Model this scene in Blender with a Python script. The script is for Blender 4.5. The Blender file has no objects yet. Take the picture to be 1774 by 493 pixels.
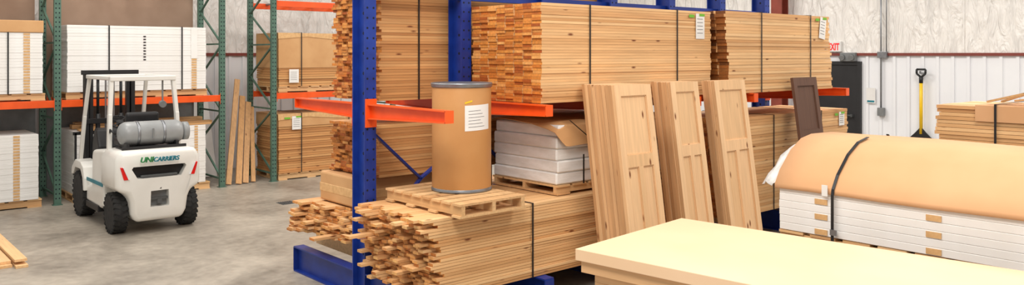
import bpy, bmesh, math, random
from mathutils import Vector, Matrix
random.seed(7)
scene=bpy.context.scene
COL=scene.collection
try:
    scene.view_settings.view_transform='Standard'
except Exception: pass

def lin(c):
    return tuple(((v/255)/12.92 if v/255<=0.04045 else ((v/255+0.055)/1.055)**2.4) for v in c)+(1,)

# ---------------- materials ----------------
def base(name):
    m=bpy.data.materials.new(name); m.use_nodes=True
    nt=m.node_tree; b=nt.nodes['Principled BSDF']; return m,nt,b
def N(nt,t,**k):
    n=nt.nodes.new(t)
    for a,v in k.items():
        if a in n.inputs: n.inputs[a].default_value=v
        else: setattr(n,a,v)
    return n
def plain(name,c1,c2=None,sc=4,stretch=(1,1,1),rough=.55,metal=0,bump=0,emit=0,detail=4):
    m,nt,b=base(name)
    c2=c2 or tuple(max(0,v*0.88) for v in c1)
    tc=N(nt,'ShaderNodeTexCoord'); mp=N(nt,'ShaderNodeMapping'); mp.inputs['Scale'].default_value=stretch
    nz=N(nt,'ShaderNodeTexNoise'); nz.inputs['Scale'].default_value=sc; nz.inputs['Detail'].default_value=detail
    rp=N(nt,'ShaderNodeValToRGB'); rp.color_ramp.elements[0].position=.35; rp.color_ramp.elements[1].position=.65
    rp.color_ramp.elements[0].color=lin(c2); rp.color_ramp.elements[1].color=lin(c1)
    L=nt.links
    L.new(tc.outputs['Object'],mp.inputs[0]); L.new(mp.outputs[0],nz.inputs['Vector']); L.new(nz.outputs['Fac'],rp.inputs[0])
    L.new(rp.outputs[0],b.inputs['Base Color'])
    b.inputs['Roughness'].default_value=rough; b.inputs['Metallic'].default_value=metal
    if bump:
        bp=N(nt,'ShaderNodeBump'); bp.inputs['Strength'].default_value=bump; bp.inputs['Distance'].default_value=.02
        L.new(nz.outputs['Fac'],bp.inputs['Height']); L.new(bp.outputs[0],b.inputs['Normal'])
    if emit:
        b.inputs['Emission Color'].default_value=lin(c1); b.inputs['Emission Strength'].default_value=emit
    return m
def wood(name,cols,axis=0,grain=.82,knots=True,rough=.6,perboard=True):
    m,nt,b=base(name); L=nt.links
    tc=N(nt,'ShaderNodeTexCoord'); oi=N(nt,'ShaderNodeObjectInfo'); ge=N(nt,'ShaderNodeNewGeometry')
    ad=N(nt,'ShaderNodeMath',operation='ADD'); fr=N(nt,'ShaderNodeMath',operation='FRACT')
    L.new(oi.outputs['Random'],ad.inputs[0]); L.new(ge.outputs['Random Per Island'],ad.inputs[1]); L.new(ad.outputs[0],fr.inputs[0])
    rp=N(nt,'ShaderNodeValToRGB'); cr=rp.color_ramp
    while len(cr.elements)<len(cols): cr.elements.new(.5)
    for i,c in enumerate(cols):
        cr.elements[i].position=i/(len(cols)-1); cr.elements[i].color=lin(c)
    L.new(fr.outputs[0],rp.inputs[0])
    mul=N(nt,'ShaderNodeMath',operation='MULTIPLY'); mul.inputs[1].default_value=37.
    L.new(fr.outputs[0],mul.inputs[0])
    va=N(nt,'ShaderNodeVectorMath',operation='ADD'); L.new(tc.outputs['Object'],va.inputs[0]); L.new(mul.outputs[0],va.inputs[1])
    s=[22,22,22]
    if axis is not None: s[axis]=1.3
    mp=N(nt,'ShaderNodeMapping'); mp.inputs['Scale'].default_value=s
    L.new(va.outputs[0],mp.inputs[0])
    nz=N(nt,'ShaderNodeTexNoise'); nz.inputs['Scale'].default_value=1.6; nz.inputs['Detail'].default_value=5
    L.new(mp.outputs[0],nz.inputs['Vector'])
    mr=N(nt,'ShaderNodeMapRange'); mr.inputs['From Min'].default_value=.3; mr.inputs['From Max'].default_value=.65
    mr.inputs['To Min'].default_value=grain; mr.inputs['To Max'].default_value=1.04
    L.new(nz.outputs['Fac'],mr.inputs['Value'])
    mx=N(nt,'ShaderNodeVectorMath',operation='SCALE'); L.new(rp.outputs[0],mx.inputs[0]); L.new(mr.outputs[0],mx.inputs['Scale'])
    out=mx.outputs[0]
    if knots:
        mp2=N(nt,'ShaderNodeMapping'); s2=[7,7,7]
        if axis is not None: s2[axis]=2.6
        mp2.inputs['Scale'].default_value=s2
        L.new(va.outputs[0],mp2.inputs[0])
        vo=N(nt,'ShaderNodeTexVoronoi'); vo.inputs['Scale'].default_value=1.
        L.new(mp2.outputs[0],vo.inputs['Vector'])
        m2=N(nt,'ShaderNodeMapRange'); m2.inputs['From Min'].default_value=.05; m2.inputs['From Max'].default_value=.13
        L.new(vo.outputs['Distance'],m2.inputs['Value'])
        mix=N(nt,'ShaderNodeMix',data_type='RGBA')
        L.new(m2.outputs[0],mix.inputs[0]); mix.inputs[6].default_value=lin((120,66,30)); L.new(out,mix.inputs[7]); out=mix.outputs[2]
    L.new(out,b.inputs['Base Color']); b.inputs['Roughness'].default_value=rough
    return m

m_side=wood('lumber_side',[(226,178,122),(234,192,140),(204,152,98),(230,184,130),(214,162,108)],0,.85)
m_end=wood('lumber_end',[(200,110,34),(226,150,68),(168,82,24),(212,130,48),(236,170,96),(188,98,28)],None,.7,False)
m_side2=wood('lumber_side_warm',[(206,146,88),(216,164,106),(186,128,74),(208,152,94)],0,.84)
m_end2=wood('lumber_end_pale',[(226,156,82),(240,192,128),(202,118,50),(232,170,98),(178,100,38),(236,182,112)],None,.75,False)
m_endD=wood('lumber_end_dark',[(120,66,22),(172,104,44),(88,48,18),(194,124,58)],None,.7,False)
m_door=wood('door_wood',[(230,188,142),(236,196,150),(224,182,134)],2,.88)
m_dooredge=wood('door_edge',[(214,166,118),(228,186,138),(192,144,98),(222,176,128)],2,.84)
m_dark=wood('door_dark',[(104,72,56),(96,66,50)],2,.8,False)
m_pal=wood('pallet_wood',[(212,168,116),(224,184,134),(194,146,96)],0,.8)
m_board=wood('board_wood',[(212,168,114),(196,146,92),(222,182,130)],0,.82)
m_floorb=wood('floor_board_wood',[(226,180,126),(232,190,138)],1,.85)
m_boardv=wood('board_upright',[(200,148,92),(214,170,120),(184,128,76)],2,.8)
m_white=plain('white_wrap',(240,238,235),(232,229,224),sc=3,rough=.5)
m_whitew=plain('white_wrap_wrinkled',(240,238,235),(226,223,218),sc=4,stretch=(1,1,3),rough=.4,bump=.6)
m_tape=plain('kraft_tape',(220,178,124),(204,160,108),sc=20)
m_card=plain('cardboard',(206,160,110),(196,148,98),sc=3,rough=.75,bump=.05)
m_cardlt=plain('cardboard_light',(214,166,122),(206,157,112),sc=1.5,rough=.85,bump=.03)
m_carddk=plain('cardboard_dark',(160,134,114),(148,122,102),sc=2,rough=.8)
m_kraft=plain('kraft_drum',(196,144,88),(188,134,78),sc=2.5,rough=.45)
m_strap=plain('strap_black',(28,28,30),(20,20,22),rough=.4)
m_blue=plain('rack_blue',(22,54,142),(16,44,124),sc=6,rough=.4)
m_hole=plain('hole_dark',(12,16,30),rough=.9)
m_orange=plain('rack_orange',(240,92,28),(228,82,20),sc=5,rough=.4)
m_green=plain('rack_green',(84,116,100),(70,100,86),sc=5,rough=.5)
m_steel=plain('steel',(150,152,155),(130,132,136),sc=8,rough=.35,metal=.7)
m_gray=plain('painted_gray',(128,130,130),(116,118,118),sc=5,rough=.4)
m_dgray=plain('dark_gray',(84,86,86),(74,76,76),sc=5,rough=.5)
m_tank=plain('tank_gray',(150,152,152),(138,140,140),sc=5,rough=.35)
m_fork=plain('truck_white',(230,228,221),(222,220,213),sc=2,rough=.3)
m_blk=plain('black_plastic',(26,26,28),(18,18,20),sc=8,rough=.5)
m_rub=plain('rubber',(38,37,36),(24,24,24),sc=12,rough=.8,bump=.2)
m_red=plain('lamp_red',(214,30,26),(190,20,20),rough=.25,emit=.15)
m_lamp=plain('lamp_clear',(235,235,235),(215,215,215),rough=.2)
m_paper=plain('paper',(234,232,228),(224,222,218),rough=.6)
m_ink=plain('ink_gray',(90,90,95),(80,80,84),rough=.8)
m_gtape=plain('green_tape',(120,190,50),(104,172,40),rough=.5)
m_ytape=plain('yellow_tape',(232,196,40),(220,184,34),rough=.5)
m_txtg=plain('letters_green',(30,128,66),(26,118,60),rough=.5)
m_txtb=plain('letters_blue',(20,124,140),(18,114,130),rough=.5)
m_yel=plain('shovel_yellow',(244,200,30),(236,190,24),rough=.4)
m_rust=plain('primer_red',(140,62,46),(122,52,38),sc=3,rough=.6)
m_trim=plain('trim_red',(132,60,50),(120,54,44),rough=.5)
m_top=plain('bench_cream',(230,196,160),(225,190,152),sc=1.2,rough=.6)
m_benchw=wood('bench_wood',[(220,174,126),(226,184,136)],1,.88,False)
m_doorbk=plain('door_black',(34,34,36),(28,28,30),rough=.5)
m_wallm=plain('metal_siding',(238,239,241),(232,233,236),sc=1,rough=.4)
m_plastic=plain('plastic_film',(240,240,238),(222,222,220),sc=9,rough=.25,bump=.4)
m_exit=plain('exit_red',(214,36,40),(200,30,34),rough=.4,emit=.6)
def mkfloor():
    m,nt,b=base('concrete_floor'); L=nt.links
    tc=N(nt,'ShaderNodeTexCoord')
    n1=N(nt,'ShaderNodeTexNoise'); n1.inputs['Scale'].default_value=.8; n1.inputs['Detail'].default_value=9; n1.inputs['Roughness'].default_value=.66; n1.inputs['Distortion'].default_value=.5
    n2=N(nt,'ShaderNodeTexNoise'); n2.inputs['Scale'].default_value=9; n2.inputs['Detail'].default_value=6
    L.new(tc.outputs['Object'],n1.inputs['Vector']); L.new(tc.outputs['Object'],n2.inputs['Vector'])
    a=N(nt,'ShaderNodeMath',operation='MULTIPLY_ADD'); a.inputs[1].default_value=.35
    L.new(n2.outputs['Fac'],a.inputs[0]); L.new(n1.outputs['Fac'],a.inputs[2])
    rp=N(nt,'ShaderNodeValToRGB'); cr=rp.color_ramp
    cr.elements[0].position=.46; cr.elements[0].color=lin((120,112,101))
    cr.elements[1].position=.88; cr.elements[1].color=lin((178,168,153))
    e=cr.elements.new(.66); e.color=lin((151,142,129))
    L.new(a.outputs[0],rp.inputs[0])
    L.new(rp.outputs[0],b.inputs['Base Color'])
    mr=N(nt,'ShaderNodeMapRange'); mr.inputs['To Min'].default_value=.3; mr.inputs['To Max'].default_value=.6
    L.new(n1.outputs['Fac'],mr.inputs['Value']); L.new(mr.outputs[0],b.inputs['Roughness'])
    return m
m_floor=mkfloor()
def mkinsul():
    m,nt,b=base('insulation_facing'); L=nt.links
    tc=N(nt,'ShaderNodeTexCoord'); mp=N(nt,'ShaderNodeMapping'); mp.inputs['Scale'].default_value=(2.6,2.6,.8)
    nz=N(nt,'ShaderNodeTexNoise'); nz.inputs['Scale'].default_value=1.7; nz.inputs['Detail'].default_value=5; nz.inputs['Distortion'].default_value=1.6
    L.new(tc.outputs['Object'],mp.inputs[0]); L.new(mp.outputs[0],nz.inputs['Vector'])
    bp=N(nt,'ShaderNodeBump'); bp.inputs['Strength'].default_value=.8; bp.inputs['Distance'].default_value=.15
    L.new(nz.outputs['Fac'],bp.inputs['Height']); L.new(bp.outputs[0],b.inputs['Normal'])
    b.inputs['Base Color'].default_value=lin((241,237,231)); b.inputs['Roughness'].default_value=.4
    return m
m_insul=mkinsul()

# ---------------- mesh builder ----------------
class MB:
    def __init__(s): s.bm=bmesh.new()
    def box(s,x0,x1,y0,y1,z0,z1,m=0,M=None,me=None):
        P=[(x0,y0,z0),(x1,y0,z0),(x1,y1,z0),(x0,y1,z0),(x0,y0,z1),(x1,y0,z1),(x1,y1,z1),(x0,y1,z1)]
        vs=[s.bm.verts.new((M@Vector(p)) if M else p) for p in P]
        for k,f in enumerate([(0,3,2,1),(4,5,6,7),(0,1,5,4),(2,3,7,6),(3,0,4,7),(1,2,6,5)]):
            fc=s.bm.faces.new([vs[i] for i in f]); fc.material_index=(me if (me is not None and k>=4) else m)
        return s
    def cyl(s,p0,p1,r,m=0,seg=16,r2=None,mc=None):
        p0=Vector(p0);p1=Vector(p1);d=(p1-p0).normalized()
        a=d.orthogonal().normalized();b=d.cross(a);r2=r if r2 is None else r2
        A=[];B=[]
        for i in range(seg):
            t=2*math.pi*i/seg;o=a*math.cos(t)+b*math.sin(t)
            A.append(s.bm.verts.new(p0+o*r));B.append(s.bm.verts.new(p1+o*r2))
        for i in range(seg):
            f=s.bm.faces.new([A[i],A[(i+1)%seg],B[(i+1)%seg],B[i]]);f.smooth=True;f.material_index=m
        f=s.bm.faces.new(A[::-1]);f.material_index=m if mc is None else mc
        f=s.bm.faces.new(B);f.material_index=m if mc is None else mc
        return s
    def prism(s,pts,axis,a,b,m=0):
        def P(u,v,w):
            return {'x':(w,u,v),'y':(u,w,v),'z':(u,v,w)}[axis]
        A=[s.bm.verts.new(P(u,v,a)) for u,v in pts];B=[s.bm.verts.new(P(u,v,b)) for u,v in pts]
        n=len(pts)
        fs=[s.bm.faces.new(A),s.bm.faces.new(B[::-1])]
        for i in range(n): fs.append(s.bm.faces.new([A[i],B[i],B[(i+1)%n],A[(i+1)%n]]))
        for f in fs: f.material_index=m
        return s
    def lathe(s,prof,c,axis='z',seg=40,m=0,smooth=True):
        c=Vector(c);rings=[]
        for r,h in prof:
            ring=[]
            for i in range(seg):
                t=2*math.pi*i/seg;u=r*math.cos(t);v=r*math.sin(t)
                o={'z':(u,v,h),'x':(h,u,v),'y':(v,h,u)}[axis]
                ring.append(s.bm.verts.new(c+Vector(o)))
            rings.append(ring)
        for k in range(len(rings)-1):
            for i in range(seg):
                f=s.bm.faces.new([rings[k][i],rings[k][(i+1)%seg],rings[k+1][(i+1)%seg],rings[k+1][i]])
                f.smooth=smooth;f.material_index=m
        for ring in (rings[0],rings[-1]):
            try:
                f=s.bm.faces.new(ring);f.material_index=m
            except: pass
        return s
    def bar(s,p0,p1,w,h,m=0,up=(0,0,1)):
        p0=Vector(p0);p1=Vector(p1);d=p1-p0;L=d.length;d.normalize();up=Vector(up)
        if abs(d.dot(up))>.98: up=Vector((0,1,0))
        sd=d.cross(up).normalized();u=sd.cross(d)
        M=Matrix((( d.x,sd.x,u.x,p0.x),(d.y,sd.y,u.y,p0.y),(d.z,sd.z,u.z,p0.z),(0,0,0,1)))
        return s.box(0,L,-w/2,w/2,-h/2,h/2,m,M)
    def tube(s,pts,r,m=0,seg=10):
        for a,b in zip(pts[:-1],pts[1:]): s.cyl(a,b,r,m,seg)
        return s
    def sheet(s,rows,m=0,smooth=True):
        R=[[s.bm.verts.new(p) for p in row] for row in rows]
        for i in range(len(R)-1):
            for j in range(len(R[0])-1):
                f=s.bm.faces.new([R[i][j],R[i][j+1],R[i+1][j+1],R[i+1][j]]);f.smooth=smooth;f.material_index=m
        return s
    def obj(s,name,mats,parent=None,bevel=0,seg=2,solid=0,world=False,**props):
        bmesh.ops.recalc_face_normals(s.bm,faces=s.bm.faces)
        me=bpy.data.meshes.new(name)
        vs=[v.co for v in s.bm.verts]
        lo=Vector((min(v.x for v in vs),min(v.y for v in vs),min(v.z for v in vs)))
        hi=Vector((max(v.x for v in vs),max(v.y for v in vs),max(v.z for v in vs)))
        c=Vector(((lo.x+hi.x)/2,(lo.y+hi.y)/2,lo.z))
        bmesh.ops.translate(s.bm,verts=s.bm.verts,vec=-c)
        s.bm.to_mesh(me);s.bm.free()
        for m in (mats if isinstance(mats,(list,tuple)) else [mats]): me.materials.append(m)
        o=bpy.data.objects.new(name,me);COL.objects.link(o);o.location=c
        if parent:
            o.parent=parent
            if world: o.matrix_parent_inverse=Matrix.Translation(-parent.location)
        if bevel:
            b=o.modifiers.new('bevel','BEVEL');b.width=bevel;b.segments=seg;b.limit_method='ANGLE';b.harden_normals=False
        if solid:
            b=o.modifiers.new('solid','SOLIDIFY');b.thickness=solid
        for k,v in props.items(): o[k]=v
        return o
def empty(name,loc,rotz=0,label='',category='',**p):
    e=bpy.data.objects.new(name,None);COL.objects.link(e);e.location=loc;e.rotation_euler=(0,0,rotz)
    e.empty_display_size=.2
    if label:e['label']=label
    if category:e['category']=category
    for k,v in p.items(): e[k]=v
    return e
def structure(o): o['kind']='structure'; return o
def bake(o):
    dg=bpy.context.evaluated_depsgraph_get(); dg.update()
    me=bpy.data.meshes.new_from_object(o.evaluated_get(dg)); o.modifiers.clear(); o.data=me
def cut(o,cutters):
    for c in cutters:
        md=o.modifiers.new('b','BOOLEAN');md.object=c;md.operation='DIFFERENCE';md.solver='EXACT'
    bake(o)
    for c in cutters: bpy.data.objects.remove(c,do_unlink=True)
def text_mesh(name,body,size,mat,parent,loc,rot,extrude=.002,shear=0,sx=1,align='CENTER',off=.02):
    cu=bpy.data.curves.new(name,'FONT');cu.body=body;cu.size=size;cu.extrude=extrude;cu.shear=shear;cu.align_x=align
    cu.offset=size*off
    t=bpy.data.objects.new(name,cu);COL.objects.link(t)
    dg=bpy.context.evaluated_depsgraph_get();dg.update()
    me=bpy.data.meshes.new_from_object(t.evaluated_get(dg));bpy.data.objects.remove(t,do_unlink=True)
    me.materials.clear();me.materials.append(mat)
    o=bpy.data.objects.new(name,me);COL.objects.link(o);o.parent=parent;o.location=loc;o.rotation_euler=rot;o.scale=(sx,1,1)
    return o

# ---------------- room ----------------
structure(MB().box(-4,18,-3,17,-.1,0).obj('floor',m_floor))
XR=18;YB=17
mb=MB().box(XR,XR+.2,-3,YB,0,2.42)
y=-3
while y<YB-.3:
    if not (8.5<y<9.7): mb.box(XR-.03,XR,y,y+.06,0,2.42)
    y+=.3
structure(mb.obj('wall_right_lower',m_wallm))
structure(MB().box(XR-.02,XR+.2,-3,YB,2.46,6.5).obj('wall_right_upper',m_insul))
structure(MB().box(XR-.06,XR+.2,-3,YB,2.41,2.47).obj('trim_1',m_trim))
mb=MB().box(-4,XR,YB,YB+.2,0,2.42)
x=-4
while x<XR-.3:
    mb.box(x,x+.06,YB-.03,YB,0,2.42); x+=.3
structure(mb.obj('wall_back_lower',m_wallm))
structure(MB().box(-4,XR,YB-.02,YB+.2,2.46,6.5).obj('wall_back_upper',m_insul))
structure(MB().box(-4,XR,YB-.06,YB+.2,2.41,2.47).obj('trim_2',m_trim))
d=empty('door_1',(XR,9.1,0)); d['kind']='structure'
MB().box(-.06,-.01,-.47,.47,0,2.2).obj('door_leaf',m_doorbk,d,bevel=.004)
MB().box(-.09,0,-.54,-.47,0,2.28).box(-.09,0,.47,.54,0,2.28).box(-.09,0,-.47,.47,2.2,2.28).obj('door_frame',m_doorbk,d)
MB().cyl((-.13,-.35,1.05),(-.13,.35,1.05),.02).box(-.14,-.06,-.37,-.33,1.02,1.08).box(-.14,-.06,.33,.37,1.02,1.08).obj('push_bar',m_dgray,d)
for i,yy in enumerate([3.2,4.7,6.4,7.95,9.6]):
    structure(MB().box(XR-.035,XR-.02,yy,yy+.035,2.47,6.5).obj('trim_%d'%(3+i),m_insul))
e=MB()
for (a,b_,c,d_) in [(-.3,-.28,-.14,.14),(-.02,0,-.14,.14),(-.28,-.02,-.012,.012)]:
    e.box(17.7+a,17.7+b_,10.35+c,10.35+d_,0,6.2)
e.obj('steel_column',m_rust,label='red-brown painted steel column standing by the white wall',category='column')
def wall_y(px,off=.06):
    r=(px-887)/1400; dd=(XR-off)/(.753*r+.658); return dd*(.753-.658*r)
e=empty('exit_sign',(XR-.05,wall_y(1446),2.5),0,'white exit sign with red letters above the black door','exit sign')
MB().box(-.06,.03,-.17,.17,0,.24).obj('sign_housing',m_paper,e,bevel=.008)
text_mesh('sign_letters','EXIT',.22,m_exit,e,(-.063,0,.04),(math.pi/2,0,-math.pi/2),.002,sx=.6,off=.03)
e=empty('emergency_light',(XR-.05,wall_y(1471),2.28),0,'grey emergency light box mounted over the door','emergency light')
MB().box(-.1,.02,-.18,.18,0,.2).obj('light_housing',m_gray,e,bevel=.01)
for s in (-1,1):
    MB().cyl((-.1,s*.11,.1),(-.16,s*.11,.08),.06).obj('lamp_head',m_gray,e)
e=empty('electrical_conduit',(XR-.08,wall_y(1527),0),0,'thin grey metal conduit with junction boxes on the wall','conduit')
MB().cyl((0,0,1.2),(0,0,4.6),.016).obj('pipe',m_steel,e)
MB().cyl((.0,-.12,2.45),(0,-.12,4.6),.012).obj('pipe',m_steel,e)
MB().box(-.04,.06,-.14,.07,2.36,2.5).obj('junction_box',m_steel,e,bevel=.005)
MB().box(-.04,.06,-.07,.07,1.08,1.26).obj('outlet_box',m_gray,e,bevel=.005)
e=empty('wall_notice',(XR-.035,wall_y(1508),1.35),0,'small white notice with a blue strip on the wall','notice')
MB().box(-.01,0,-.1,.1,0,.34).obj('paper',m_paper,e)
MB().box(-.014,-.01,-.08,.08,.02,.06).obj('blue_strip',m_txtb,e)
e=empty('snow_shovel',(XR-.14,wall_y(1597,.1),.55),0,'yellow-handled shovel with black grip hanging on the white wall','shovel')
MB().cyl((0,0,.2),(0,0,1.40),.034).obj('shaft',m_yel,e)
MB().cyl((0,0,1.28),(0,0,1.42),.04).tube([(0,0,1.40),(0,-.09,1.48),(0,-.09,1.57),(0,.09,1.57),(0,.09,1.48),(0,0,1.40)],.022).obj('grip',m_blk,e)
MB().prism([(-.2,.02),(.2,.02),(.22,.12),(.12,.22),(.03,.32),(-.03,.32),(-.12,.22),(-.22,.12)],'x',-.02,.01).obj('blade',m_blk,e,bevel=.004)
MB().box(-.01,.105,-.02,.02,1.48,1.50).box(-.05,-.04,-.02,.02,1.48,1.54).box(-.05,0,-.02,.02,1.48,1.49).obj('wall_hook',m_steel,e)

# ---------------- pallets / bundles ----------------
def pallet(loc,L,W,H=.12,rotz=0,label='wooden shipping pallet with spaced deck boards',n=9,group=None,jit=0.0):
    mb=MB();w=L/(n*1.25)
    for y in (0.04,W/2,W-.04):
        mb.box(0,L,y-.02,y+.02,.02,H-.02)
    for i in range(n):
        x=(L-w)*i/(n-1)
        a=random.uniform(-jit,jit)
        M=Matrix.Translation((x+w/2,W/2,0))@Matrix.Rotation(a,4,'Z')
        mb.box(-w/2,w/2,-W/2,W/2,H-.02,H,0,M)
    for i in range(4):
        x=(L-w)*i/3; mb.box(x,x+w,0,W,0,.02)
    o=mb.obj('pallet',m_pal,label=label,category='pallet')
    R=Matrix.Rotation(rotz,4,'Z')
    o.matrix_world=Matrix.Translation(loc)@R@Matrix.Translation(o.location)
    if group:o['group']=group
    return o

def strap_mesh(parent,x,y0,y1,z0,z1,w=.018,name='strap',th=.004):
    g=.002
    mb=MB().box(x,x+w,y0-g-th,y0-g,z0,z1+g).box(x,x+w,y1+g,y1+g+th,z0,z1+g).box(x,x+w,y0-g-th,y1+g+th,z1+g,z1+g+th)
    return mb.obj(name,m_strap,parent)

def bundle(loc,L,W,H,cols,rows,label,rag=.02,straps=(),rotz=0,mats=None,one_sided=False,yaw=0,nind=100,dy=.004,tz=.945,wz=.97,ragf=None):
    mats=mats or [m_side,m_end]
    e=empty('lumber_bundle',loc,rotz,label,'lumber')
    w=W/cols;t=H/rows
    proto=bpy.data.meshes.new('board')
    b=MB().box(0,L,0,w*wz,0,t*tz,0,None,1); bmesh.ops.recalc_face_normals(b.bm,faces=b.bm.faces); b.bm.to_mesh(proto); b.bm.free()
    for m in mats: proto.materials.append(m)
    lst=[(i,j) for i in range(cols) for j in range(rows)]
    lst.sort(key=lambda q:(q[0],-q[1]))
    rest=MB();nr=0
    for k,(i,j) in enumerate(lst):
        dx=random.uniform(-rag,rag)
        if one_sided: dx=-abs(random.gauss(0,rag))
        if ragf: dx+=ragf(i/cols,j/rows)
        yy=i*w+random.uniform(-dy,dy); zz=j*t
        M=Matrix.Translation((dx,yy,zz))@Matrix.Rotation(random.uniform(-yaw,yaw),4,'Z')
        if k<nind:
            o=bpy.data.objects.new('board',proto);COL.objects.link(o);o.parent=e;o.matrix_local=M
        else:
            rest.box(0,L,0,w*wz,0,t*tz,0,M,1);nr+=1
    if nr: rest.obj('inner_boards',mats,e,kind='stuff')
    else: rest.bm.free()
    for s in straps: strap_mesh(e,s,-.004-dy,W+.004,0,H)
    return e
def tag(parent,x,z,w=.14,h=.28,tilt=0,y=-.012,green=True):
    M=Matrix.Translation((x,y,z))@Matrix.Rotation(tilt,4,'Y')
    mb=MB().box(-w/2,w/2,-.001,.001,-h,0,0,M)
    for k in range(5): mb.box(-w*.36,w*.3,-.0022,-.0012,-h*(.2+.14*k)-.006,-h*(.2+.14*k),1,M)
    mb.obj('paper_label',[m_paper,m_ink],parent,label='white paper label with grey print')
    if green:
        for (a,b_,c,d_) in [(x-w*1.3,x-w*.7,z-.05,z-.015),(x-.02,x+w*.5,z-.03,z)]:
            MB().box(a,b_,y-.004,y-.003,c,d_).obj('green_tape',m_gtape,parent)

b=bundle((5.47,5.82,1.955),2.83,1.1,1.0,8,34,'strapped pine board bundle with orange cut ends on upper arms',rag=.014,straps=(.68,2.15))
tag(b,2.6,.97,.17,.30)
b=bundle((8.44,5.70,1.955),2.55,1.15,1.02,8,26,'strapped pine board bundle with dark rough ends on upper arms',rag=.03,straps=(.77,2.0),mats=[m_side,m_endD],ragf=lambda i,j:.12*(1-j)-.03)
tag(b,2.36,1.0,.17,.30,.15)
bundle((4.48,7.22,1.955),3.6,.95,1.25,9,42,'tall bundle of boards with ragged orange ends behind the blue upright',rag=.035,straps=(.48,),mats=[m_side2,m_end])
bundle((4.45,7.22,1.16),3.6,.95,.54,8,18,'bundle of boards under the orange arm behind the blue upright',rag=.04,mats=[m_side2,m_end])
def rf(i,j): return -.12*j-.12*max(0,i-.5)
bundle((4.28,5.76,.285),3.6,1.12,.715,14,26,'large low stack of boards with unevenly protruding ends',rag=.10,one_sided=True,yaw=.007,straps=(1.0,),mats=[m_side,m_end2],dy=.006,ragf=rf,tz=.88)
for xx in (4.40,6.5):
    MB().box(xx,xx+.09,7.25,8.44,.285,.495).obj('timber_bearer',m_pal,label='thick timber bearer under the loose boards',category='timber',group='bearers under loose boards')
def rf2(i,j): return -.22*i-.1*(1-j)+.05
bundle((4.36,7.24,.50),3.3,1.15,.32,11,11,'loose pile of pale boards fanned out on the rack base',rag=.08,one_sided=True,yaw=.008,mats=[m_side,m_end2],dy=.008,ragf=rf2,tz=.86)
e=empty('wrapped_parcel',(4.62,7.75,.825),0,'plastic-wrapped flat cardboard parcel lying on the pale boards','parcel')
MB().box(-.30,1.5,-.40,.45,.005,.32).obj('carton',m_card,e,bevel=.02)
MB().box(-.303,.2,-.405,.455,.1,.2).obj('plastic_band',m_tape,e,bevel=.01)
for xx in (8.8,11.2):
    MB().box(xx,xx+.09,5.78,6.85,.285,.395).obj('timber_bearer',m_pal,label='short timber bearer under the lumber bundle',category='timber',group='bearers under lumber bundle')
b=bundle((8.55,5.76,.40),3.1,1.1,1.24,8,32,'tall strapped bundle of pine boards on the lower rack level',rag=.02,straps=(1.05,2.3))
tag(b,2.9,1.2,.16,.2)

# ---------------- cantilever rack ----------------
RX=[4.205+1.2*i for i in range(7)]
rack=empty('cantilever_rack',(4.205,7.06,0),0,'blue double-sided cantilever rack with orange arms','rack')
for n,x in enumerate(RX):
    mb=MB()
    mb.box(x-.065,x+.065,6.94,6.955,0,4.6).box(x-.065,x+.065,7.165,7.18,0,4.6).box(x-.006,x+.006,6.955,7.165,0,4.6)
    z=.4
    while z<4.5:
        for sx in (-.035,.035): mb.cyl((x+sx,6.9385,z),(x+sx,6.941,z),.011,1,8)
        z+=.1
    z=.45
    while z<4.5:
        mb.cyl((x-.0075,7.06,z),(x-.005,7.06,z),.016,1,8); z+=.2
    mb.obj('upright',[m_blue,m_hole],rack,world=True)
    for s in (-1,1):
        ya,yb=(6.94,5.64) if s<0 else (7.18,8.49)
        MB().box(x-.06,x+.06,min(ya,yb),max(ya,yb),.265,.28).box(x-.06,x+.06,min(ya,yb),max(ya,yb),0,.015).box(x-.006,x+.006,min(ya,yb),max(ya,yb),.015,.265).box(x-.06,x+.06,yb-.006,yb+.006,0.015,.265).obj('base_foot',m_blue,rack,world=True)
        mb=MB()
        z1=1.95
        y0,y1=ya,yb
        mb.prism([(y0,1.80),(y1,1.84),(y1,z1),(y0,z1)],'x',x-.004,x+.004)
        mb.box(x-.045,x+.045,min(y0,y1),max(y0,y1),z1-.012,z1)
        mb.bar((x,y0,1.806),(x,y1,1.846),.09,.012)
        mb.box(x-.045,x+.045,y1-.006,y1+.006,1.84,z1)
        mb.obj('arm',m_orange,rack,world=True)
        q=.008*s
        MB().box(x-.062,x+.062,ya+q-.008,ya+q+.008,1.72,2.0).obj('arm_bracket',m_orange,rack,world=True)
for i in range(6):
    a,b2=RX[i],RX[i+1]
    MB().box(a+.01,b2-.01,7.03,7.09,3.03,3.11).obj('horizontal_brace',m_blue,rack,world=True)
    MB().box(a+.01,b2-.01,7.03,7.09,.35,.42).obj('horizontal_brace',m_blue,rack,world=True)
    mid=a+.66
    MB().bar((a+.03,7.03,1.70),(mid,7.03,1.14),.02,.05,up=(0,1,0)).bar((mid,7.03,1.14),(b2-.03,7.03,1.45),.02,.05,up=(0,1,0)).obj('diagonal_brace',m_blue,rack,world=True)
    MB().bar((a+.03,7.03,.5),(mid,7.03,1.14),.02,.05,up=(0,1,0)).obj('diagonal_brace',m_blue,rack,world=True)

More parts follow.
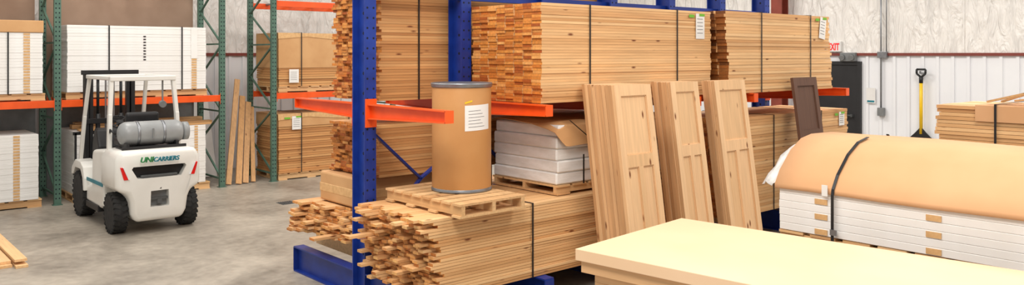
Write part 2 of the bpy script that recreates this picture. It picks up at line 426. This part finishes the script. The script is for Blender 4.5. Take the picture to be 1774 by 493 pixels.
# ---------------- drum on pallet ----------------
pallet((5.07,5.6,1.005),1.2,.78,.125,math.pi/2,'worn wooden pallet under the fibre drum on the board stack',n=8,jit=.012)
dc=(4.81,6.25,1.132)
e=empty('fiber_drum',dc,0,'brown fibre drum with steel rims and grey lid on a pallet','drum')
H=1.035
MB().lathe([(.282,0.01),(.288,.03),(.288,H-.04),(.285,H-.03)],(0,0,0),seg=64).obj('drum_body',m_kraft,e)
MB().lathe([(.28,0),(.294,.003),(.295,.010),(.292,.016),(.292,.028),(.289,.032)],(0,0,0),seg=64).obj('bottom_rim',m_steel,e)
MB().lathe([(r,h+H-.99) for r,h in [(.290,.945),(.296,.95),(.298,.96),(.298,.968),(.301,.974),(.301,.983),(.296,.99),(.288,.99),(.28,.983)]],(0,0,0),seg=64).obj('locking_ring',m_steel,e)
MB().lathe([(r,h+H-.99) for r,h in [(.281,.968),(.281,.98),(.26,.98),(.25,.972),(.02,.972)]],(0,0,0),seg=64).obj('lid',m_gray,e)
def arc_patch(mb,R,a0,a1,z0,z1,slant=0,m=0,n=10):
    rows=[]
    for k in range(2):
        z=[z0,z1][k]; rows.append([(R*math.cos(a0+(a1-a0)*i/n),R*math.sin(a0+(a1-a0)*i/n),z+slant*i/n) for i in range(n+1)])
    mb.sheet(rows,m)
cam_ang=math.atan2(-dc[1],-dc[0])
a0=cam_ang+math.radians(6);a1=cam_ang+math.radians(62)
mb=MB();arc_patch(mb,.2895,a0,a1,.585,.825,.012)
for k in range(6): arc_patch(mb,.2902,a0+.12,a1-.25-.08*(k%3),.62+.03*k,.624+.03*k,.008,1)
mb.obj('drum_label',[m_paper,m_ink],e,label='white paper label with grey print')
mb=MB();arc_patch(mb,.2897,a0,a0+.25,.84,.858,.02);mb.obj('yellow_sticker',m_ytape,e)

# ---------------- door stacks (white) ----------------
def door_stack(loc,L,W,n,t,label,straps=(),patches=(),rotz=0,jit=.008,sw=.02,pw=.05,pskip=1,ev=.003,mat=None):
    e=empty('door_stack',loc,rotz,label,'stack of doors')
    me=bpy.data.meshes.new('wrapped_door');b=MB().box(0,L,0,W,0,t*.985)
    bmesh.ops.bevel(b.bm,geom=b.bm.edges[:],offset=ev,segments=1,affect='EDGES')
    bmesh.ops.recalc_face_normals(b.bm,faces=b.bm.faces);b.bm.to_mesh(me);b.bm.free();me.materials.append(mat or m_white)
    for k in range(n):
        o=bpy.data.objects.new('wrapped_door',me);COL.objects.link(o);o.parent=e;o.location=(random.uniform(-jit,jit),random.uniform(-jit,jit)*.6,k*t)
    for px in patches:
        mb=MB()
        for k in range(0,n,pskip):
            mb.box(px,px+pw,-jit*.6-.003,.004,k*t+t*.15,k*t+t*.85)
            if pskip>1:
                mb.obj('kraft_tape',m_tape,e); mb=MB()
        if pskip==1: mb.obj('kraft_tape',m_tape,e)
        else: mb.bm.free()
    for s in straps: strap_mesh(e,s,-jit-.003,W+jit+.003,0,n*t,w=sw)
    return e
pallet((5.75,5.88,1.005),2.1,1.02,.1,0,'wooden pallet carrying the white doors above the boards')
e=door_stack((5.76,5.89,1.108),2.1,1.0,5,.122,'bulky white wrapped doors under a folded cardboard sheet',jit=.022,ev=.014,mat=m_whitew)
rows=[]
X0s={0:(-.02,.635),1:(-.03,.63),2:(-.04,.61),3:(-.06,.57),4:(-.06,.54),5:(.0,.46),6:(.06,.40)}
for q,(yy,zz) in enumerate([(.95,.64),(.65,.645),(.35,.635),(.08,.645),(-.03,.61),(-.05,.50),(-.065,.40)]):
    xa,za=X0s[q]
    rows.append([(xa,yy,za)]+[(x0,yy,zz+random.uniform(-.008,.008)) for x0 in [.12,.35,.6,.9,1.2,1.5,1.9]])
MB().sheet(rows,smooth=False).obj('cardboard_cover',m_card,e,solid=.005)
MB().box(.3,.32,-.075,-.071,.0,.3).bar((.1,-.08,.66),(.7,-.1,.25),.018,.004).obj('strap',m_strap,e)

R90=-math.pi/2
SX=6.35;SY=3.75
pallet((SX,SY,0),2.5,1.05,.13,R90,'wooden pallet on the floor under the lower door stack')
door_stack((SX+.03,SY-.02,.135),2.4,1.0,13,.051,'lower stack of white wrapped doors on a pallet',rotz=R90,patches=(.3,1.2,2.0))
pallet((SX,SY,.80),2.5,1.05,.13,R90,'wooden pallet between two stacks of white doors')
st=door_stack((SX,SY,.935),2.45,1.05,6,.0625,'stack of white wrapped doors covered by a sheet of tan cardboard',rotz=R90,patches=(.33,1.22,2.1),jit=.004,pw=.11,pskip=2,ev=.004)
MB().box(.05,2.4,.50,1.0,.378,.70).obj('inner_doors',m_white,st,bevel=.01)
prof=[(-.025,.352),(-.018,.39),(.06,.50),(.24,.655),(.42,.745),(.60,.775),(.98,.775),(1.06,.70),(1.07,.5)]
rows=[]
for i in range(9):
    xx=-.03+2.5*i/8
    rows.append([(xx,a,c+.004*math.sin(i*1.3+a*4)) for a,c in prof])
MB().sheet(rows,smooth=True).obj('cardboard_cover',m_cardlt,st,solid=.006)
mb=MB()
pp=[(-.035,-.14),(-.035,.352)]+[(a-.006,c+.012) for a,c in prof[1:]]
for (a,c),(a2,c2) in zip(pp[:-1],pp[1:]): mb.bar((.5,a,c),(.5,a2,c2),.024,.005,up=(0,-1,.6))
mb.obj('strap',m_strap,st)
MB().box(.41,.46,-.04,-.034,.34,.43).obj('paper_label',m_paper,st)
MB().box(.485,.54,-.048,-.036,.03,.075).obj('strap_buckle',m_steel,st)
rows=[]
for i in range(7):
    rows.append([(-.03-.036*i+random.uniform(-.012,.012),.0+.11*j+.02*i,.385+.085*j-.012*i+random.uniform(-.02,.02)+.05*(i>3)*(.5-j/4)) for j in range(5)])
MB().sheet(rows).obj('plastic_film',m_plastic,st,solid=.003)

# ---------------- leaning panel doors ----------------
def door_mesh(W,H,T,mats):
    mb=MB();s=.085
    r=.016
    mb.box(0,s,0,T,0,H).box(W-s,W,0,T,0,H)
    mb.box(s,W-s,0,T,H-.11,H).box(s,W-s,0,T,0,.22)
    zm=H*.62
    mb.box(s,W-s,0,T,zm,zm+.12)
    mb.box(W/2-.035,W/2+.035,0,T,.22,zm)
    mb.box(s,W/2-.035,r,T-r,.22,zm).box(W/2+.035,W-s,r,T-r,.22,zm)
    mb.box(s,W-s,r,T-r,zm+.12,H-.11)
    for (a,b,c,d) in [(s,W/2-.035,.22,zm),(W/2+.035,W-s,.22,zm),(s,W-s,zm+.12,H-.11)]:
        q=.010
        mb.box(a,b,r*.5,r,c,c+q).box(a,b,r*.5,r,d-q,d).box(a,a+q,r*.5,r,c+q,d-q).box(b-q,b,r*.5,r,c+q,d-q)
    bmesh.ops.recalc_face_normals(mb.bm,faces=mb.bm.faces)
    for f in mb.bm.faces:
        f.normal_update()
        if abs(f.normal.x)>.9: f.material_index=1
    me=bpy.data.meshes.new('panel_door');mb.bm.to_mesh(me);mb.bm.free()
    for m in mats: me.materials.append(m)
    return me
def lean(X0,W,Yf,n,label,group,mats,H=2.15,dY=.3,T=.040):
    me=door_mesh(W,H,T,mats);th=math.asin(dY/H)
    for k in range(n):
        o=bpy.data.objects.new('panel_door',me);COL.objects.link(o)
        o.location=(X0+random.uniform(-.014,.010)*(k>0),Yf+k*(T+.0045)/math.cos(th),T*math.sin(th)+.001)
        o.rotation_euler=(-th,0,0)
        o['label']=label;o['category']='door';o['group']=group
lean(5.99,.56,5.03,10,'unfinished knotty pine panel door leaning on the lumber rack','doors in the thick leaning stack',[m_door,m_dooredge])
lean(7.12,.50,5.22,6,'unfinished pine panel door leaning in the middle stack','doors in the middle leaning stack',[m_door,m_dooredge])
lean(7.88,.62,5.18,4,'unfinished pine panel door leaning in the thin stack','doors in the thin leaning stack',[m_door,m_dooredge])
lean(9.72,.60,5.24,1,'dark-stained brown panel door leaning on the lumber rack','dark door',[m_dark,m_dark])

# ---------------- workbench ----------------
e=empty('workbench',(4.18,4.09,0),math.atan2(.17,1.47),'large workbench with a thick cream top and wooden frame','workbench')
WB=1.48;LB=3.0
MB().box(0,WB,-LB,0,.957,1.04).obj('bench_top',m_top,e,bevel=.004)
MB().box(.03,WB-.03,-LB+.03,-.03,.87,.957).obj('apron',m_benchw,e,bevel=.003)
MB().box(.10,WB-.1,-LB+.1,-.1,.80,.87).obj('lower_rail',m_benchw,e,bevel=.003)
for (a,b2) in [(.1,-.2),(WB-.2,-.2),(.1,-LB+.1),(WB-.2,-LB+.1)]:
    MB().box(a,a+.1,b2,b2+.1,0,.8).obj('leg',m_benchw,e,bevel=.003)

# ---------------- pile near right wall ----------------
pallet((10.0,3.9,0),3.3,1.15,.13,R90,'wooden pallet under the wood stack by the wall')
b=bundle((10.0,3.86,.135),3.2,1.1,1.72,6,40,'stack of pale boards with cardboard on top and a strap',rag=.03,rotz=R90,mats=[m_side,m_side],dy=.012,tz=.9)
strap_mesh(b,.62,-.045,1.13,0,1.745,w=.024)
rows=[]
for (yy,zz) in [(.9,1.735),(.4,1.738),(-.02,1.738),(-.03,1.73),(-.032,1.55)]:
    rows.append([(xx,yy,zz) for xx in (.42,1.2,2.2,3.0)])
MB().sheet(rows,smooth=False).obj('cardboard_cover',m_cardlt,b,solid=.005)
for k,(p0,p1) in enumerate([((10.10,3.35,1.905),(10.10,2.0,2.28)),((10.24,3.25,1.905),(10.24,1.9,2.42)),((10.38,2.95,1.905),(10.38,2.0,2.2)),((10.52,3.2,1.905),(10.52,2.0,2.1))]):
    MB().bar(p0,p1,.09,.022).obj('plank',m_board,label='thin loose plank propped across the wood stack',category='plank',group='loose planks on the wood stack')

# ---------------- pallet racks ----------------
YF=14.72;YR=15.8
def pallet_rack(name,XS,label,levels=(1.64,3.42)):
    e=empty(name,(XS[0],YF,0),0,label,'rack')
    for x in XS:
        mb=MB()
        for y in (YF,YR):
            mb.box(x-.05,x+.05,y-.035,y-.028,0,4.6).box(x-.05,x-.043,y-.028,y+.035,0,4.6).box(x+.043,x+.05,y-.028,y+.035,0,4.6).box(x-.07,x+.07,y-.06,y+.06,0,.01)
            z=.1
            while z<4.5:
                for sx in (-.025,.025): mb.box(x+sx-.008,x+sx+.008,y-.0375,y-.034,z,z+.022,1)
                z+=.075
        z=.15;d=1
        while z<4.2:
            a,b2=(YF,YR) if d>0 else (YR,YF)
            mb.bar((x,a,z),(x,b2,z+.62),.03,.03)
            if d>0: mb.box(x-.015,x+.015,YF,YR,z-.015,z+.015)
            z+=.62;d=-d
        mb.obj('upright_frame',[m_green,m_hole],e,world=True)
    for a,b2 in zip(XS[:-1],XS[1:]):
        for z in levels:
            for y in (YF-.01,YR+.01):
                MB().box(a+.05,b2-.05,y-.028,y+.02,z-.06,z+.055).box(a+.05,a+.058,y-.05,y-.036,z-.11,z+.09).box(b2-.058,b2-.05,y-.05,y-.036,z-.11,z+.09).obj('beam',m_orange,e,bevel=.004,world=True)
            mb=MB()
            for k in range(5):
                xx=a+.35+k*(b2-a-.7)/4; mb.box(xx-.03,xx+.03,YF+.02,YR-.02,z+.02,z+.05)
            mb.obj('deck_support',m_gray,e,world=True)
    return e
pallet_rack('pallet_rack',[.37,3.07,5.77],'green pallet rack with orange beams holding white door stacks',levels=(1.64,3.85))
pallet_rack('pallet_rack',[6.77,9.47],'green pallet rack with orange beams holding cardboard-wrapped loads')
Z1=1.70
pallet((3.2,14.72,Z1),2.3,1.05,.115,0,'wooden pallet on the orange rack beams')
s=door_stack((3.21,14.70,Z1+.118),2.26,1.05,24,.046,'tall strapped stack of white wrapped doors on the rack',straps=(.62,1.82),patches=(2.0,),jit=.004,pw=.09,sw=.022)
s_=MB()
for k in range(9): s_.box(1.18,1.22,-.008,.002,.52+.05*k,.54+.05*k)
s_.obj('strap_seals',m_strap,s)
MB().box(1.99,2.1,-.009,-.004,.55,1.1).obj('blank_wrap',m_white,s)
pallet((.6,14.72,Z1),2.3,1.05,.115,0,'wooden pallet on the orange rack beams')
s=door_stack((.62,14.70,Z1+.118),2.24,1.05,21,.046,'strapped white doors under a flat cardboard cap on the rack',straps=(1.75,),patches=(1.97,),jit=.004,pw=.09)
MB().box(-.01,2.25,-.015,1.06,.968,1.16).obj('cardboard_cap',m_card,s,bevel=.01)
pallet((.6,14.72,0),2.25,1.05,.13,0,'wooden pallet on the concrete floor below the rack')
s=door_stack((.6,14.70,.133),2.2,1.05,22,.047,'white wrapped door stack standing on a floor pallet',patches=(1.85,),jit=.004,pw=.09)
pallet((3.3,14.72,0),2.25,1.05,.13,0,'wooden pallet on the concrete floor behind the forklift')
s=door_stack((3.32,14.72,.133),2.15,1.05,22,.047,'white wrapped door stack behind the forklift with boards on top',patches=(.1,1.95),jit=.004,pw=.06)
for k in range(4):
    M=Matrix.Translation((4.5+.1*(k%2),14.82+.24*k,1.172))@Matrix.Rotation(random.uniform(-.02,.02),4,'Z')
    MB().box(-1.1,1.08,-.09,.09,0,.03+.02*k,0,M).obj('plank',m_board,label='rough loose board lying on the white door stack',category='plank',group='loose boards on the white stack')
for (a,b2) in [(.45,2.98),(3.15,5.68)]:
    MB().box(a,b2,15.90,15.93,0,1.62).obj('panel_sheet',m_gray,label='grey panel sheet standing behind the pallet rack',category='panel',group='sheets behind the rack')
    MB().box(a,b2,15.95,16.0,0,3.75).obj('panel_sheet',m_carddk,label='tall brown fibreboard sheet standing behind the rack',category='panel',group='brown sheets behind the rack')
def crate(loc,L,W,H,label,tagx,tagz,green,frac):
    e=empty('wrapped_load',loc,0,label,'wrapped load')
    n=int(H/.045)
    mb=MB()
    for k in range(n):
        j=random.uniform(-.012,.012); mb.box(j,L+j,j,W,k*H/n,(k+.90)*H/n,0,None)
    mb.obj('stacked_panels',m_side2,e)
    mb=MB().box(-.01,L+.01,-.020,-.013,H*frac,H).box(-.020,-.013,-.01,W,H*frac,H).box(-.020,L+.01,-.020,W,H+.003,H+.02)
    mb.obj('cardboard_wrap',m_card,e)
    MB().prism([(-.03,H+.02),(-.02,H-.1),(L*.3,H-.05),(L*.7,H-.12),(L+.02,H-.07),(L+.02,H+.02)],'y',-.03,-.022).obj('torn_flap',m_tape,e)
    tag(e,tagx,tagz,.2,.26,0,-.034,green)
    for sx in (.45,L-.5): strap_mesh(e,sx,-.032,W+.01,0,H+.025)
pallet((6.88,14.72,Z1),2.0,1.05,.115,0,'wooden pallet on the orange rack beams')
crate((6.88,14.72,Z1+.118),2.0,1.0,1.02,'cardboard-wrapped panel load on the upper rack level',.3,.33,False,.35)
pallet((6.88,14.72,0),2.0,1.05,.13,0,'wooden pallet on the floor below the rack')
crate((6.88,14.72,.133),2.0,1.0,1.13,'strapped timber panels with cardboard top on a floor pallet',.36,1.1,True,.8)

def leanboard(p0,p1,w,t,mat,name,label,cat,group=None):
    o=MB().bar(p0,p1,w,t,up=(0,-1,.2)).obj(name,mat,label=label,category=cat)
    if group:o['group']=group
g='boards leaning between the racks'
for (p0,p1,w) in [((5.93,14.82,.02),(6.36,15.45,1.95),.10),((6.10,14.76,.02),(6.46,15.45,1.62),.11),((6.25,14.80,.02),(6.58,15.45,1.50),.11),((6.42,14.84,.02),(6.65,15.45,1.40),.08)]:
    leanboard(p0,p1,w,.03,m_boardv,'leaning_board','rough wooden board leaning upright between the racks','board',g)
MB().bar((6.0,16.0,.02),(6.02,16.8,2.2),.34,.03,up=(0,-1,.2)).obj('plasterboard_sheet',m_white,label='grey-white sheet leaning upright against the wall beside the rack',category='sheet')

for k in range(7):
    zz=.001+.03*(k//3); xx=1.93-.13-.14*(k%3)
    MB().box(xx,xx+.125,10.75+random.uniform(-.12,.1),13.4,zz,zz+.028).obj('floor_board',m_floorb,label='long pale board lying flat on the concrete floor',category='board',group='boards lying on the floor')
r=(497-887)/1400; dd=3416/(351-94)
e=empty('floor_drain',(dd*(.753*r+.658),dd*(.753-.658*r),0),0,'dark metal floor plate set in the concrete','floor plate')
mb=MB()
for k in range(6): mb.box(-.11+.038*k,-.09+.038*k,-.1,.1,.004,.012)
mb.box(-.13,.13,-.13,.13,0.0005,.004).obj('grate',m_dgray,e)

# ---------------- forklift ----------------
F=empty('forklift',(3.66,11.9,0),0,'white counterbalance forklift with black mast and grey gas tank','forklift')
half=[(.50,1.13),(.555,1.02),(.56,.85),(.56,.66),(.53,.60),(.42,.56),(.38,.46),(.365,.28),(.31,.17)]
pts=half+[(-a,c) for a,c in half[::-1]]
cw=MB().prism(pts,'y',-.43,.4).obj('counterweight',m_fork,F,bevel=.07,seg=5)
bake(cw)
for v in cw.data.vertices:
    if v.co.y<0:
        zz=v.co.z+cw.location.z
        v.co.y+=max(0,(.62-zz))*.16*(-v.co.y/.41)+ (abs(v.co.x)/.55)**3*.09*(-v.co.y/.41)+max(0,zz-.98)*.30*(-v.co.y/.41)
c1=MB().prism([(-.36,.89),(-.29,.76),(.29,.76),(.36,.89),(.34,.92),(-.34,.92)],'y',-.6,-.24).obj('c',m_blk)
c2=MB().box(-.12,.12,-.6,-.25,.36,.58).obj('c',m_blk)
for c in (c1,c2): c.matrix_world=Matrix.Translation(Vector(F.location)+Vector(c.location))
bpy.context.view_layer.update()
cut(cw,[c1,c2])
for f in cw.data.polygons: f.use_smooth=True
try: cw.data.set_sharp_from_angle(angle=math.radians(38))
except Exception: pass
MB().prism([(-.355,.88),(-.285,.765),(.285,.765),(.355,.88),(.335,.915),(-.335,.915)],'y',-.26,-.245).obj('vent_recess',m_blk,F)
MB().box(-.24,.24,-.36,-.30,.765,.80).obj('vent_lip',m_dgray,F,bevel=.01)
MB().box(-.115,.115,-.262,-.245,.365,.575).obj('drawbar_pocket',m_gray,F)
MB().box(-.115,.115,-.34,-.3,.455,.485).box(-.03,.03,-.36,-.34,.40,.46).obj('drawbar_pin',m_dgray,F)
MB().box(-.02,.02,-.37,-.33,.60,.64).obj('pin_handle',m_blk,F)
for s in (-1,1):
    MB().prism([(s*.41,.76),(s*.465,.76),(s*.51,.93),(s*.48,.93)],'y',-.385,-.30).obj('tail_lamp',m_red,F,bevel=.006)
    MB().prism([(s*.395,.76),(s*.41,.76),(s*.48,.93),(s*.465,.93)],'y',-.39,-.31).obj('reverse_lamp',m_lamp,F,bevel=.003)
text_mesh('brand_letters','UNI',.098,m_txtg,F,(-.108,-.432,.985),(math.pi/2,0,0),.014,.25,align='RIGHT')
text_mesh('brand_letters','CARRIERS',.084,m_txtb,F,(-.108,-.432,.985),(math.pi/2,0,0),.014,.25,sx=.92,align='LEFT')
MB().prism([(.38,.30),(.38,1.10),(.95,1.06),(1.0,.98),(1.02,.55),(1.30,.50),(1.32,.28),(.55,.26)],'x',-.52,.52).obj('chassis',m_fork,F,bevel=.04,seg=3)
MB().box(-.535,.535,.62,1.28,.20,.29).obj('step',m_blk,F,bevel=.01)
MB().box(-.53,-.522,.42,1.26,.58,.63).obj('side_stripe',m_txtb,F)
fp=[(1.28,.42),(1.28,.60),(1.34,.76),(1.5,.83),(1.8,.84),(2.0,.72),(2.04,.60),(1.95,.60),(1.82,.72),(1.5,.72),(1.38,.60),(1.34,.42)]
for (a,b2) in [(-.56,-.34),(.34,.56)]:
    MB().prism(fp,'x',a,b2).obj('front_fender',m_fork,F,bevel=.01)
MB().prism([(1.32,.50),(1.36,1.05),(1.48,1.30),(1.62,1.32),(1.72,1.10),(1.80,.50)],'x',-.34,.34).obj('dashboard_cowl',m_blk,F,bevel=.03)
MB().box(-.33,.33,.95,1.4,.48,.52).obj('floor_plate',m_blk,F)
MB().box(-.24,.24,.50,.98,1.10,1.22).obj('seat_cushion',m_blk,F,bevel=.04,seg=3)
MB().prism([(.42,1.16),(.52,1.16),(.44,1.62),(.36,1.60)],'x',-.23,.23).obj('seat_back',m_blk,F,bevel=.04,seg=3)
mb=MB();cc=Vector((-.08,1.22,1.42));ax=Vector((0,-.45,.9)).normalized();a=ax.orthogonal().normalized();b_=ax.cross(a)
P=[cc+(a*math.cos(t)+b_*math.sin(t))*.17 for t in [2*math.pi*i/20 for i in range(21)]]
mb.tube(P,.014,0,8).cyl(cc,cc-ax*.35,.025).bar(P[0],P[10],.03,.012).bar(P[5],P[15],.03,.012).cyl(cc+ax*.01,cc-ax*.02,.05)
mb.obj('steering_wheel',m_blk,F)
for k in range(3): MB().cyl((.2+.05*k,1.35,1.1),(.2+.05*k,1.25,1.38),.008).cyl((.2+.05*k,1.25,1.38),(.2+.05*k,1.245,1.42),.016).obj('control_lever',m_blk,F)
MB().lathe([(.02,-.44),(.09,-.43),(.14,-.40),(.165,-.35),(.168,-.3),(.168,.3),(.165,.35),(.14,.40),(.09,.43),(.02,.44)],(0.02,.08,1.335),'x',32).obj('gas_tank',m_tank,F)
MB().lathe([(.10,.42),(.13,.43),(.13,.50),(.12,.50),(.12,.43)],(.02,.08,1.335),'x',24).cyl((.47,.08,1.335),(.52,.08,1.335),.03).obj('tank_collar',m_tank,F)
for xx in (-.18,.16): MB().lathe([(.170,-.018),(.173,-.018),(.173,.018),(.170,.018)],(xx,.08,1.335),'x',32).obj('tank_strap',m_steel,F)
MB().box(-.012,.012,-.10,-.085,1.27,1.41).obj('tank_buckle',m_gray,F,bevel=.004)
MB().box(-.40,.42,-.08,.26,1.125,1.15).box(-.36,-.32,-.12,.28,1.14,1.22).box(.3,.34,-.12,.28,1.14,1.22).box(-.42,.44,-.13,-.1,1.11,1.17).obj('tank_bracket',m_blk,F,bevel=.005)
MB().tube([(-.44,.1,1.33),(-.5,.14,1.40),(-.46,.3,1.34),(-.40,.42,1.14)],.013).obj('gas_hose',m_blk,F)
gz=2.13
for s in (-1,1):
    nm='guard_post'
    MB().bar((s*.47,.30,1.06),(s*.455,.33,1.6),.055,.09,up=(0,1,0)).bar((s*.455,.33,1.58),(s*.42,.38,gz-.03),.055,.08,up=(0,1,0)).obj(nm,m_fork,F,bevel=.012)
    MB().bar((s*.44,1.98,.80),(s*.43,1.78,1.5),.05,.07,up=(0,1,0)).bar((s*.43,1.79,1.48),(s*.41,1.58,gz-.03),.05,.06,up=(0,1,0)).obj(nm,m_fork,F,bevel=.01)
mb=MB()
for s in (-1,1): mb.box(s*.42-.03,s*.42+.03,.36,1.64,gz-.06,gz)
mb.box(-.45,.45,.32,.40,gz-.07,gz).box(-.42,.42,1.58,1.66,gz-.06,gz)
mb.obj('guard_frame',m_fork,F,bevel=.012)
mb=MB()
for k in range(7): mb.box(-.39,.39,.5+.155*k,.53+.155*k,gz-.045,gz-.01)
mb.obj('guard_slats',m_fork,F)
MB().cyl((.28,.42,1.72),(.28,.37,1.71),.05).box(.27,.29,.39,.41,1.75,2.07).obj('work_lamp',m_gray,F)
mb=MB()
for s in (-1,1):
    mb.box(s*.34-.03,s*.34+.03,2.02,2.035,.08,2.17).box(s*.34-.03,s*.34+.03,2.14,2.155,.08,2.17).box(s*.34+(-.03 if s<0 else .022),s*.34+(-.022 if s<0 else .03),2.035,2.14,.08,2.17)
    mb.box(s*.27-.025,s*.27+.025,2.04,2.13,.12,2.14)
mb.box(-.42,.42,2.0,2.06,2.12,2.19).box(-.35,.35,2.0,2.03,1.35,1.43).box(-.35,.35,2.0,2.03,.45,.55)
mb.obj('mast',m_blk,F,bevel=.004)
for s in (-1,1): MB().cyl((s*.17,2.08,.15),(s*.17,2.08,1.5),.035).cyl((s*.17,2.08,1.5),(s*.17,2.08,2.1),.022).obj('lift_cylinder',m_blk,F)
mb=MB()
for s in (-1,1): mb.box(s*.06-.012,s*.06+.012,2.06,2.075,.4,2.1)
mb.cyl((-.1,2.1,2.08),(.1,2.1,2.08),.05).obj('lift_chain',m_steel,F)
mb=MB().box(-.5,.5,2.18,2.21,.55,.65).box(-.5,.5,2.18,2.21,.18,.28)
for k in range(5): mb.box(-.48+.235*k,-.45+.235*k,2.18,2.2,.1,1.2)
mb.box(-.5,.5,2.18,2.21,1.17,1.22).obj('carriage',m_blk,F)
for s in (-1,1): MB().box(s*.28-.06,s*.28+.06,2.215,2.25,.03,.62).box(s*.28-.06,s*.28+.06,2.25,2.72,.03,.07).obj('fork',m_blk,F,bevel=.004)
def wheel(x,y,r,w,nl):
    T=MB().lathe([(r*.55,-w/2+.01),(r*.78,-w/2),(r*.92,-w/2+.01),(r*.97,-w/2+.03),(r*.98,0),(r*.97,w/2-.03),(r*.92,w/2-.01),(r*.78,w/2),(r*.55,w/2-.01)],(x,y,r),'x',40)
    for k in range(nl):
        for s in (-1,1):
            t=2*math.pi*(k+(.5 if s>0 else 0))/nl
            M=Matrix.Translation((x,y,r))@Matrix.Rotation(t,4,'X')@Matrix.Translation((s*w*.26,0,r*.975))@Matrix.Rotation(s*.35,4,'Z')
            T.box(-w*.23,w*.23,-math.pi*r/nl*.6,math.pi*r/nl*.6,-.02,r*.022,0,M)
            M2=Matrix.Translation((x+s*(w/2-.007),y,r))@Matrix.Rotation(t,4,'X')@Matrix.Translation((0,0,r*.89))
            T.box(-.008,.008,-.018,.018,-r*.06,r*.07,0,M2)
    t=T.obj('wheel',m_rub,F)
    Rr=MB()
    s=-1 if x<0 else 1
    pr=[(r*.56,w*.3),(r*.50,w*.32),(r*.45,w*.1),(r*.2,w*.1),(r*.18,w*.3),(.01,w*.32)]
    Rr.lathe([(r*.56,-s*w*.3)]+[(a,s*c) for a,c in pr],(x,y,r),'x',28)
    for k in range(6):
        q=2*math.pi*k/6; Rr.cyl((x+s*w*.1,y+r*.33*math.cos(q),r+r*.33*math.sin(q)),(x+s*w*.2,y+r*.33*math.cos(q),r+r*.33*math.sin(q)),.014,0,8)
    rim=Rr.obj('rim',m_gray,t)
    rim.matrix_parent_inverse=Matrix.Translation(-t.location)
wheel(-.465,0,.28,.18,22);wheel(.465,0,.28,.18,22)
wheel(-.46,1.65,.34,.2,24);wheel(.46,1.65,.34,.2,24)

# ---------------- lights ----------------
def area(loc,sx,sy,p,col=(1,.955,.895)):
    l=bpy.data.lights.new('bay_light','AREA');l.shape='RECTANGLE';l.size=sx;l.size_y=sy;l.energy=p;l.color=col
    o=bpy.data.objects.new('bay_light',l);COL.objects.link(o);o.location=loc
    return o
for (x,y,p) in [(1.5,9.5,130),(1,2,300),(7.5,10.8,160),(7,1.5,190),(13,4,300),(13,11,300),(3.5,13.0,130),(2.5,5,205)]:
    area((x,y,6.2),1.6,2.5,p)
w=bpy.data.worlds.new('world');scene.world=w;w.use_nodes=True
w.node_tree.nodes['Background'].inputs[0].default_value=(1,.97,.93,1)
w.node_tree.nodes['Background'].inputs[1].default_value=.64

# ---------------- camera ----------------
cd=bpy.data.cameras.new('camera');cam=bpy.data.objects.new('camera',cd);COL.objects.link(cam)
cam.location=(0,0,2.44);cam.rotation_euler=(math.pi/2,0,-math.atan2(.658,.753))
cd.sensor_fit='HORIZONTAL';cd.sensor_width=36;cd.lens=36*1400/1774;cd.shift_y=-(246.5-94)/1774
cd.clip_end=200
scene.camera=cam
